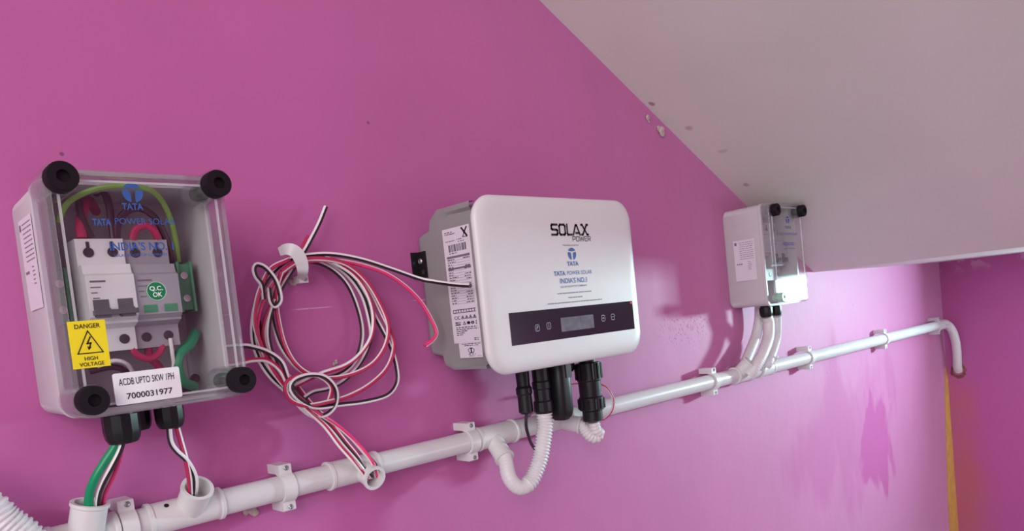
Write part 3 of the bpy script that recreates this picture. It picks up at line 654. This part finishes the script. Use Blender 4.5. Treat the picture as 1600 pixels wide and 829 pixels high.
# white pipe stub, then hoses from the box to the conduit
def hose(name, pts, r, label, pitch=0.0042, amp=0.0010, smooth_to=0.0, mat='hose', group=None):
    path = even(spline(pts, 14), pitch/4); n = len(path)
    m = MB(); m.tube(path, lambda i: r+(amp if (i % 4) in (0, 1) else -amp*0.6)*(1 if i/n >= smooth_to else 0.12), 18)
    o = obj(name, m, mat, None, True, 60); return tag(o, label, 'hose', group)
GH = 'white hoses under the far box'
g1 = at(1197, 487, -.050); g2 = at(1213, 485, -.056)
hose('flexible_hose', [Vector((at(1188, 490, -.024).x, -.024, 1.3725)), at(1186, 500, -.022), at(1181, 525, -.020), at(1172, 548, -.022), at(1164, 568, -.026), at(1162, 578, -.030)], 0.0095, 'white hose hanging nearest the wall behind the far box glands', amp=0.0002, group=GH)
hose('flexible_hose', [Vector((g1.x, -.050, 1.352)), at(1201, 505, -.050), at(1200, 528, -.052), at(1191, 553, -.054), at(1179, 574, -.050), at(1169, 586, -.040)], 0.0108, 'white hose from the left gland of the far box bending down to the conduit', amp=0.0002, group=GH)
hose('flexible_hose', [Vector((g2.x, -.056, 1.3525)), at(1214, 505, -.050), at(1213, 528, -.042), at(1207, 550, -.040), at(1201, 566, -.040), at(1198, 572, -.036)], 0.0088, 'white hose from the right gland of the far box down to the conduit', amp=0.0002, group=GH)

# ================================================================ inverter
inv = thing('solar_inverter', 'white fronted solar inverter with black display strip in the middle of the wall', 'inverter', (0.7185, 0.0, 1.343))
IX0, IX1, IZ0, IZ1 = 0.5742, 0.8650, 1.3345, 1.5465
m = MB()
def cv(o, y, r): return rr(IX0+o, IX1-o, IZ0+o, IZ1-o, r, y, 9)
m.loft([cv(0.009, -0.1065, 0.024), cv(0.004, -0.1075, 0.027), cv(0.0012, -0.1100, 0.029), cv(0.0, -0.1132, 0.030), cv(0.0008, -0.1160, 0.029), cv(0.0035, -0.1182, 0.027), cv(0.0075, -0.1196, 0.024), cv(0.0125, -0.1203, 0.020), cv(0.019, -0.1205, 0.014)])
obj('front_cover', m, 'cover', inv, angle=60)
# grey case: rear block and deeper front block, with scooped flank
m = MB(); CX0, CX1 = 0.5780, 0.8590; ins = 0.009
def cs(z0, z1, y, r=0.006, o=0.0): return rr(CX0+ins+o, CX1-o, z0, z1, r, y)
m.loft([cs(1.3705, 1.5050, -0.0010, 0.006, 0.004), cs(1.3665, 1.5136, -0.0071), cs(1.3624, 1.5180, -0.0292), cs(1.3510, 1.5300, -0.0295), cs(1.3450, 1.5405, -0.0463, 0.008), cs(1.3430, 1.5390, -0.1075, 0.010)])
obj('case', m, 'case', inv)
m = MB(); ny, nz = 40, 60; ys = [-0.0012-0.1058*i/ny for i in range(ny+1)]
def lim(y):
    if y > -0.0071: k = (-0.0010-y)/0.0061; return 1.3705-0.004*k, 1.505+0.0086*k
    if y > -0.0294: k = (-0.0071-y)/0.0223; return 1.3665-0.0041*k, 1.5136+0.0044*k
    if y > -0.0463: k = (-0.0294-y)/0.0169; return 1.3510-0.0060*k, 1.5300+0.0105*k
    return 1.3450, 1.5400
def scoop(y, z):
    d = 0.0
    k = max(0.0, min(1.0, (-0.044-y)/0.050))
    if 1.515 < z < 1.5335: d = 0.006*k*((z-1.515)/0.0185)**1.5
    if 1.3505 < z < 1.3690: d = 0.006*k*((1.3690-z)/0.0185)**1.5
    e = min(1.0, max(0.0, (-0.0010-y)/0.005)); return d+(1-e)*0.003
vs, fs = [], []
for y in ys:
    z0, z1 = lim(y)
    vs.append((CX0+ins+0.001, y, z0))
    for j in range(nz+1):
        z = z0+(z1-z0)*j/nz; e = min(z-z0, z1-z); vs.append((CX0+scoop(y, z)+max(0, 0.002-e)*0.7, y, z))
    vs.append((CX0+ins+0.001, y, z1))
K = nz+3
for i in range(ny):
    for j in range(K-1): fs.append((i*K+j, i*K+j+1, (i+1)*K+j+1, (i+1)*K+j))
m.add(vs, fs); m.add([vs[j] for j in range(K)], [tuple(range(K))]); obj('case_flank', m, 'case', inv, angle=28)
# mounting bracket on the wall side
m = MB(); m.loft([[Vector((x, y, z)) for x, y in ((0.5662, -0.0003), (0.5775, -0.0003), (0.5775, -0.0168), (0.5755, -0.0168), (0.5755, -0.0022), (0.5662, -0.0022))] for z in (1.4618, 1.4945)]); bk = obj('bracket', m, 'blackpl', inv, False)
m = MB(); m.lathe([(0.0036, 0), (0.0036, 0.0012), (0.0028, 0.0022), (0.0008, 0.0016)], (0.5755, -0.0078, 1.4828), (-1, 0, 0), 14); obj('bracket_screw', m, 'metal', bk)
m = MB(); m.lathe([(0.0028, 0), (0.0032, 0.0008), (0.0020, 0.0008), (0.0018, 0.0002)], (0.5755, -0.0115, 1.4692), (-1, 0, 0), 12); obj('bracket_hole', m, 'dark', bk)
# flank label
def slab(mb, f, u0, v0, u1, v1): mb.loft([[f(u0, v0, n), f(u1, v0, n), f(u1, v1, n), f(u0, v1, n)] for n in (0.0, 0.0003)])
FS = side(CX0-0.0002, -0.0535, 0.0)
FL = lambda u, v, n=0.0: FS(u*1.82, v, n)      # u runs towards the room
m = MB(); slab(m, FL, 0.0, 1.3770, 0.0275, 1.5140); sl = obj('rating_label', m, 'lilac', inv, False)
m = MB(); slab(m, FL, 0.0045, 1.3590, 0.0275, 1.3768); obj('notice_label', m, 'lilac', inv, False)
m = MB(); f2 = lambda u, v, n=0.0: FL(u, v, n+0.0003); random.seed(5)
def row(u0, u1, v, hh, dens=0.75, mi=0):
    u = u0
    while u < u1:
        L = random.uniform(0.0008, 0.0028); rect(m, f2, u, v, min(u+L, u1), v+hh, mi, n=0.0001)
        u += L+random.uniform(0.0002, 0.0008)/dens
row(0.0022, 0.0100, 1.5090, 0.0009); row(0.0022, 0.0130, 1.5068, 0.0009); row(0.0024, 0.0120, 1.4985, 0.0008); row(0.0140, 0.0190, 1.4990, 0.0009); row(0.0150, 0.0215, 1.4965, 0.0008)
stroke(m, f2, [(0.0200, 1.5115), (0.0245, 1.5020)], 0.0016); stroke(m, f2, [(0.0250, 1.5115), (0.0222, 1.5055)], 0.0013); stroke(m, f2, [(0.0225, 1.5050), (0.0205, 1.5010), (0.0250, 1.5005), (0.0238, 1.5035)], 0.0007)
u = 0.0050
while u < 0.0225:
    L = random.choice((0.0003, 0.0005, 0.0009)); rect(m, f2, u, 1.4860, u+L, 1.4945, 0, n=0.0001); u += L+random.choice((0.0003, 0.0005))
row(0.0052, 0.0130, 1.4838, 0.0010)
for k, (v0, v1) in enumerate(((1.4785, 1.4812), (1.4650, 1.4672))): rect(m, f2, 0.0022, v0, 0.0255, v1, 1, n=0.0001)
v = 1.4765
while v > 1.4220:
    row(0.0026, random.uniform(0.0070, 0.0120), v, 0.0010)
    if 1.4350 > v or random.random() < 0.5: row(random.uniform(0.0175, 0.0200), 0.0252, v, 0.0010)
    rect(m, f2, 0.0024, v-0.0009, 0.0254, v-0.0006, 1, n=0.0001); v -= 0.00305
rect(m, f2, 0.0024, 1.4165, 0.0254, 1.4173, n=0.0001)
for k in range(9): rect(m, f2, 0.0024+0.0027*k, 1.4140, 0.0030+0.0027*k, 1.4166, n=0.0001)
rect(m, f2, 0.0024, 1.4130, 0.0254, 1.4138, n=0.0001)
disc(m, f2, 0.0052, 1.4075, 0.0020, ri=0.0015, a0=60, a1=300, k=12); disc(m, f2, 0.0082, 1.4075, 0.0020, ri=0.0015, a0=60, a1=300, k=12); rect(m, f2, 0.0064, 1.4073, 0.0078, 1.4078)
for k in range(4): c = 0.0118+0.0040*k; stroke(m, f2, [(c-0.0015, 1.4058), (c+0.0015, 1.4058), (c, 1.4094), (c-0.0015, 1.4058)], 0.0005); rect(m, f2, c-0.0003, 1.4064, c+0.0003, 1.4080)
rect(m, f2, 0.0036, 1.3985, 0.0090, 1.3998); row(0.0036, 0.0088, 1.4008, 0.0016); stroke(m, f2, [(0.0118, 1.3990), (0.0130, 1.4024), (0.0142, 1.3990), (0.0118, 1.3990)], 0.0005)
disc(m, f2, 0.0172, 1.4006, 0.0018); disc(m, f2, 0.0212, 1.4006, 0.0017, ri=0.0006); row(0.0240, 0.0256, 1.4018, 0.0006); rect(m, f2, 0.0240, 1.3985, 0.0256, 1.3990); rect(m, f2, 0.0246, 1.3990, 0.0250, 1.4018)
for k, L in enumerate((0.0250, 0.0262, 0.0150, 0.0120, 0.0100)): row(0.0038, L, 1.3952-0.0022*k, 0.0010)
row(0.0210, 0.0258, 1.3815, 0.0010); row(0.0210, 0.0258, 1.3795, 0.0010)
obj('lettering', m, ['ink', 'inkg'], sl, False)
m = MB(); row(0.0078, 0.0266, 1.3752, 0.0008); row(0.0100, 0.0245, 1.3732, 0.0008)
disc(m, f2, 0.0168, 1.3678, 0.0032, ri=0.0027); rect(m, f2, 0.0162, 1.3650, 0.0174, 1.3706); rect(m, f2, 0.0152, 1.3700, 0.0184, 1.3708); rect(m, f2, 0.0148, 1.3645, 0.0188, 1.3652); row(0.0135, 0.0205, 1.3628, 0.0009); row(0.0140, 0.0200, 1.3608, 0.0007); row(0.0228, 0.0262, 1.3608, 0.0006)
obj('notice_lettering', m, 'ink', inv, False)
# front print
FY = -0.1206
fr = front(0.0, FY, 0.0)
m = MB()
def L5(x, z, wd, ht, ch, wt):
    P = {'S': [(1, 1), (0.12, 1), (0, 0.88), (0, 0.60), (0.12, 0.52), (0.88, 0.48), (1, 0.40), (1, 0.12), (0.88, 0), (0, 0)],
         'O': [(0.15, 0), (0.85, 0), (1, 0.15), (1, 0.85), (0.85, 1), (0.15, 1), (0, 0.85), (0, 0.15), (0.15, 0)],
         'L': [(0, 1), (0, 0.12), (0.1, 0), (1, 0)], 'A': [(0, 0), (0.42, 0.95), (0.58, 0.95), (1, 0)], 'A2': [(0.42, 0.16), (0.86, 0.16)],
         'X': [(0, 1), (0.16, 1), (0.84, 0), (1, 0)], 'X2': [(0, 0), (0.16, 0), (0.84, 1), (1, 1)],
         'P': [(0, 0), (0, 1), (0.85, 1), (1, 0.88), (1, 0.55), (0.85, 0.42), (0.1, 0.42)], 'W': [(0, 1), (0.22, 0), (0.5, 0.9), (0.78, 0), (1, 1)],
         'E': [(1, 1), (0.1, 1), (0, 0.88), (0, 0.12), (0.1, 0), (1, 0)], 'E2': [(0, 0.5), (0.85, 0.5)], 'R': [(0, 0), (0, 1), (0.85, 1), (1, 0.88), (1, 0.58), (0.85, 0.45), (0.1, 0.45)], 'R2': [(0.45, 0.45), (1, 0)]}
    for key in (ch, ch+'2'):
        if key in P: stroke(m, fr, [(x+a*wd, z+b*ht) for a, b in P[key]], wt)
zb = 1.4985
for ch, xx, wd in (('S', 0.6978, 0.0104), ('O', 0.7122, 0.0106), ('L', 0.7268, 0.0080), ('A', 0.7378, 0.0128), ('X', 0.7542, 0.0126)): L5(xx, zb, wd, 0.0126, ch, 0.0027)
for ch, xx, wd in (('P', 0.7358, 0.0050), ('O', 0.7426, 0.0052), ('W', 0.7494, 0.0078), ('E', 0.7590, 0.0046), ('R', 0.7654, 0.0050)): L5(xx, 1.4903, wd, 0.0056, ch, 0.0009)
obj('maker_print', m, 'ink', inv, False)
m = MB(); text(m, fr, 'Manufactured for', 0.7160, 0.7460, 1.4842, 0.0022)
text(m, fr, 'SOLAR ROOFTOP COMPANY', 0.7040, 0.7548, 1.4318, 0.0022, bold=0.012)
random.seed(21)
for u0, u1, v in ((0.6975, 0.7620, 1.4240), (0.7160, 0.7430, 1.4180), (0.6775, 0.7815, 1.4122)):     # lines too fine to read
    u = u0
    while u < u1: L = random.uniform(0.0012, 0.0040); rect(m, fr, u, v, min(u+L, u1), v+0.0013); u += L+random.uniform(0.0005, 0.0012)
sp = obj('small_print', m, 'inkg', inv, False); sp['kind'] = 'stuff'
m = MB(); t_emblem(m, fr, 0.7313, 1.4740, 0.0078); text(m, fr, 'TATA', 0.7200, 0.7420, 1.4590, 0.0052, bold=0.03)
text(m, fr, 'TATA', 0.6938, 0.7152, 1.4472, 0.0054, bold=0.03); text(m, fr, 'POWER SOLAR', 0.7185, 0.7668, 1.4475, 0.0050, bold=0.0)
text(m, fr, "INDIA'S NO.1", 0.7040, 0.7552, 1.4372, 0.0062, bold=0.015)
obj('blue_print', m, 'blue', inv, False)
# display strip
PX0, PX1, PZ0, PZ1 = 0.6098, 0.8460, 1.3678, 1.4066
m = MB(); m.loft([rr(PX0, PX1, PZ0, PZ1, 0.0008, y) for y in (-0.1195, -0.1209)]); dp = obj('display_strip', m, 'lcdpanel', inv)
m = MB(); m.loft([rr(0.6972, 0.7603, 1.3766, 1.3942, 0.0006, y) for y in (-0.1205, -0.1212)]); obj('screen', m, 'lcd', dp)
fr = front(0.0, -0.1209, 0.0)
for cx, cz, kind in ((0.6543, 1.3853, 0), (0.6748, 1.3862, 1), (0.7803, 1.3876, 2), (0.8004, 1.3878, 3)):
    m = MB(); a, b = 0.0034, 0.0038; pts = [(cx-a, cz-b+0.001), (cx-a, cz+b-0.001), (cx-a+0.001, cz+b), (cx+a-0.001, cz+b), (cx+a, cz+b-0.001), (cx+a, cz-b+0.001), (cx+a-0.001, cz-b), (cx-a+0.001, cz-b), (cx-a, cz-b+0.001)]
    stroke(m, fr, pts, 0.0006)
    if kind == 0: stroke(m, fr, [(cx-0.0018, cz-0.002), (cx+0.0018, cz+0.002)], 0.0006); stroke(m, fr, [(cx-0.0014, cz+0.0006), (cx, cz+0.0022), (cx+0.0014, cz+0.0006)], 0.0005)
    if kind == 1: stroke(m, fr, [(cx, cz-0.002), (cx, cz+0.002)], 0.0007)
    if kind == 2: stroke(m, fr, [(cx-0.0014, cz-0.001), (cx, cz+0.0014), (cx+0.0014, cz-0.001)], 0.0006)
    if kind == 3: stroke(m, fr, [(cx-0.0016, cz), (cx+0.0016, cz)], 0.0006)
    obj('key_icon', m, 'icon', dp, False)
m = MB(); m.lathe([(0.0018, 0), (0.0014, 0.0008)], (0.8425, -0.1209, 1.4040), (0, -1, 0), 12); obj('indicator', m, 'red', dp)
# connectors underneath
def plug(name, x, y, prof, mat='blackpl', nside=20, label=None):
    m = MB(); m.lathe([(r, 1.3450-z) for r, z in prof], (x, y, 1.3450), (0, 0, -1), nside); o = obj(name, m, mat, inv, angle=25)
    if label: o['label'] = label
    return o
plug('connector', 0.6735, -0.066, [(0.0098, 1.345), (0.0098, 1.335), (0.0090, 1.334), (0.0085, 1.312), (0.0105, 1.309), (0.0105, 1.302), (0.0092, 1.300), (0.0095, 1.278), (0.0070, 1.2755)])
plug('connector', 0.6960, -0.076, [(0.0110, 1.345), (0.0110, 1.316), (0.0122, 1.314), (0.0122, 1.306), (0.0112, 1.304), (0.0112, 1.290), (0.0128, 1.288), (0.0128, 1.276), (0.0100, 1.272)], nside=14)
plug('connector', 0.7760, -0.052, [(0.0090, 1.345), (0.0090, 1.333), (0.0100, 1.332), (0.0100, 1.322), (0.0070, 1.318)])
plug('grid_connector', 0.8000, -0.068, [(0.0120, 1.345), (0.0120, 1.328), (0.0176, 1.327), (0.0176, 1.303), (0.0160, 1.301), (0.0157, 1.280), (0.0176, 1.278), (0.0176, 1.261), (0.0142, 1.259), (0.0142, 1.2455), (0.0110, 1.2440)], nside=22, label='big black ringed connector at the right end')
for k in range(12):   # gripping ribs on the big connector
    a = 2*math.pi*k/12; m = MB(); cx, cy = 0.8000+0.0177*math.cos(a), -0.068+0.0177*math.sin(a)
    m.box(cx-0.0016, cx+0.0016, cy-0.0016, cy+0.0016, 1.3045, 1.3262); obj('grip_rib', m, 'blackpl', inv, False); m = MB(); m.box(cx-0.0014, cx+0.0014, cy-0.0014, cy+0.0014, 1.2625, 1.2765); obj('grip_rib', m, 'blackpl', inv, False)
m = MB()
def dg(o, z): return [Vector((p.x, p.z, z)) for p in rr(0.7100+o, 0.7375-o, -0.0960+o, -0.0640-o, 0.010-min(o, 0.006), 0, 5)]
m.loft([dg(0.002, 1.3450), dg(0.0, 1.3400), dg(0.0, 1.2720), dg(0.0025, 1.2640), dg(0.0070, 1.2595)]); dgl = obj('data_dongle', m, 'blackpl', inv); dgl['label'] = 'smooth rounded black stick plugged in beside the hose connector'
m = MB(); m.box(0.7240, 0.7340, -0.0968, -0.0958, 1.3150, 1.3330); obj('dongle_window', m, 'dark', dgl)

# hoses and small leads under the inverter
hose('flexible_hose', [T4+(T4-Vector(C4)).normalized()*-0.010, T4, at(796, 746, -.060), at(812, 761, -.066), at(829, 751, -.070), at(842, 722, -.073), at(848, 694, -.075), Vector((0.6950, -0.076, 1.2570)), Vector((0.6960, -0.076, 1.2735))], 0.0098, 'white corrugated hose looping from the tee up to the inverter plugs', smooth_to=0.40, amp=0.0011)
hose('flexible_hose', [T5+(T5-Vector(C5)).normalized()*-0.008, T5, at(919, 678, -.060), at(929, 683, -.064), at(936, 677, -.067), Vector((0.8035, -0.068, 1.2300)), Vector((0.8005, -0.068, 1.2435))], 0.0078, 'short white corrugated hose under the big ringed connector', amp=0.0008)
hose('flexible_hose', [Vector((-1.66, -0.024, 1.445)), Vector((-1.20, -0.024, 1.445)), Vector((-0.70, -0.026, 1.444)), Vector((-0.40, -0.028, 1.440)), Vector((-0.25, -0.030, 1.430)), Vector((-0.10, -0.034, 1.400)), Vector((-0.01, -0.040, 1.360)), Vector((0.055, -0.044, 1.325)), at(-25, 788, -.046), at(5, 812, -.048), at(40, 838, -.050), Vector((0.127, -0.052, 1.240)), Vector((0.138, -0.046, 1.190)), Vector((0.147, -0.030, 1.120)), Vector((0.152, -0.018, 1.020)), Vector((0.152, -0.016, 0.850)), Vector((0.152, -0.016, 0.500)), Vector((0.152, -0.016, 0.020))], 0.0125, 'white corrugated hose leaving the bottom left corner of the picture', amp=0.0011)
def lead(pts, r, mat, label):
    m = MB(); m.tube(spline(pts, 6), r, 8); o = obj('lead', m, mat, None, True, 80); return tag(o, label, 'cable')
lead([Vector((0.6735, -0.066, 1.2755)), at(822, 664, -.064), at(825, 678, -.058), at(830, 692, -.048), at(838, 704, -.040)], 0.0022, 'wblack', 'thin black lead from the small left plug down behind the corrugated hose')
wire('lead', [(886, 602, -.034), (908, 599, -.034), (930, 599, -.040), (947, 605, -.044), (957, 620, -.046), (957, 638, -.046), (948, 651, -.044), (936, 655, -.040), (915, 648, -.020)], 'wred', 'thin red lead looping round the big ringed connector', -1, 0.0019)

# ================================================================ plaster crumbs
def crumb(name, c, s, n, seed, label, mat='plaster', cat='plaster', sq=0.5):
    m = MB(); random.seed(seed)
    for k in range(n):
        o = Vector(c)+Vector((random.uniform(-s[0], s[0]), 0, random.uniform(-s[1], s[1]))) if n > 1 else Vector(c)
        r = random.uniform(0.4, 1.0)*s[2]; bm = bmesh.new(); bmesh.ops.create_icosphere(bm, subdivisions=2, radius=1)
        vs = [(o.x+v.co.x*r*random.uniform(0.8, 1.2), min(-0.0003, -0.0003-r*sq*0.6+v.co.y*r*sq), o.z+v.co.z*r*random.uniform(0.8, 1.2)) for v in bm.verts]
        m.add(vs, [tuple(v.index for v in f.verts) for f in bm.faces]); bm.free()
    o = obj(name, m, mat, None, True, 30); return tag(o, label, cat)
p = at(1031, 203); crumb('plaster_patch', (p.x-0.002, 0, p.z-0.003), (0.006, 0.005, 0.0075), 5, 5, 'lump of broken plaster on the slanting edge where wall meets soffit')
p = at(1013, 183); crumb('plaster_patch', (p.x-0.003, 0, p.z-0.005), (0.004, 0.004, 0.0055), 4, 8, 'smaller broken plaster lump higher on the slanting soffit edge')
p = at(390, 799); crumb('plaster_patch', (p.x, 0, p.z), (0.005, 0.003, 0.0062), 5, 2, 'white plaster crumbs on the wall just under the conduit')
p = at(523, 566); crumb('plaster_patch', (p.x, 0, p.z), (0.003, 0.002, 0.0035), 3, 4, 'pale plaster chip on the wall inside the cable coil')
p = at(512, 682); crumb('plaster_patch', (p.x, 0, p.z), (0, 0, 0.0012), 1, 9, 'tiny white fleck on the wall left of the wire bundle')
p = at(457, 443); crumb('plaster_patch', (p.x, 0, p.z), (0.003, 0.003, 0.0035), 3, 12, 'pale plaster chip on the wall just below the white hook')
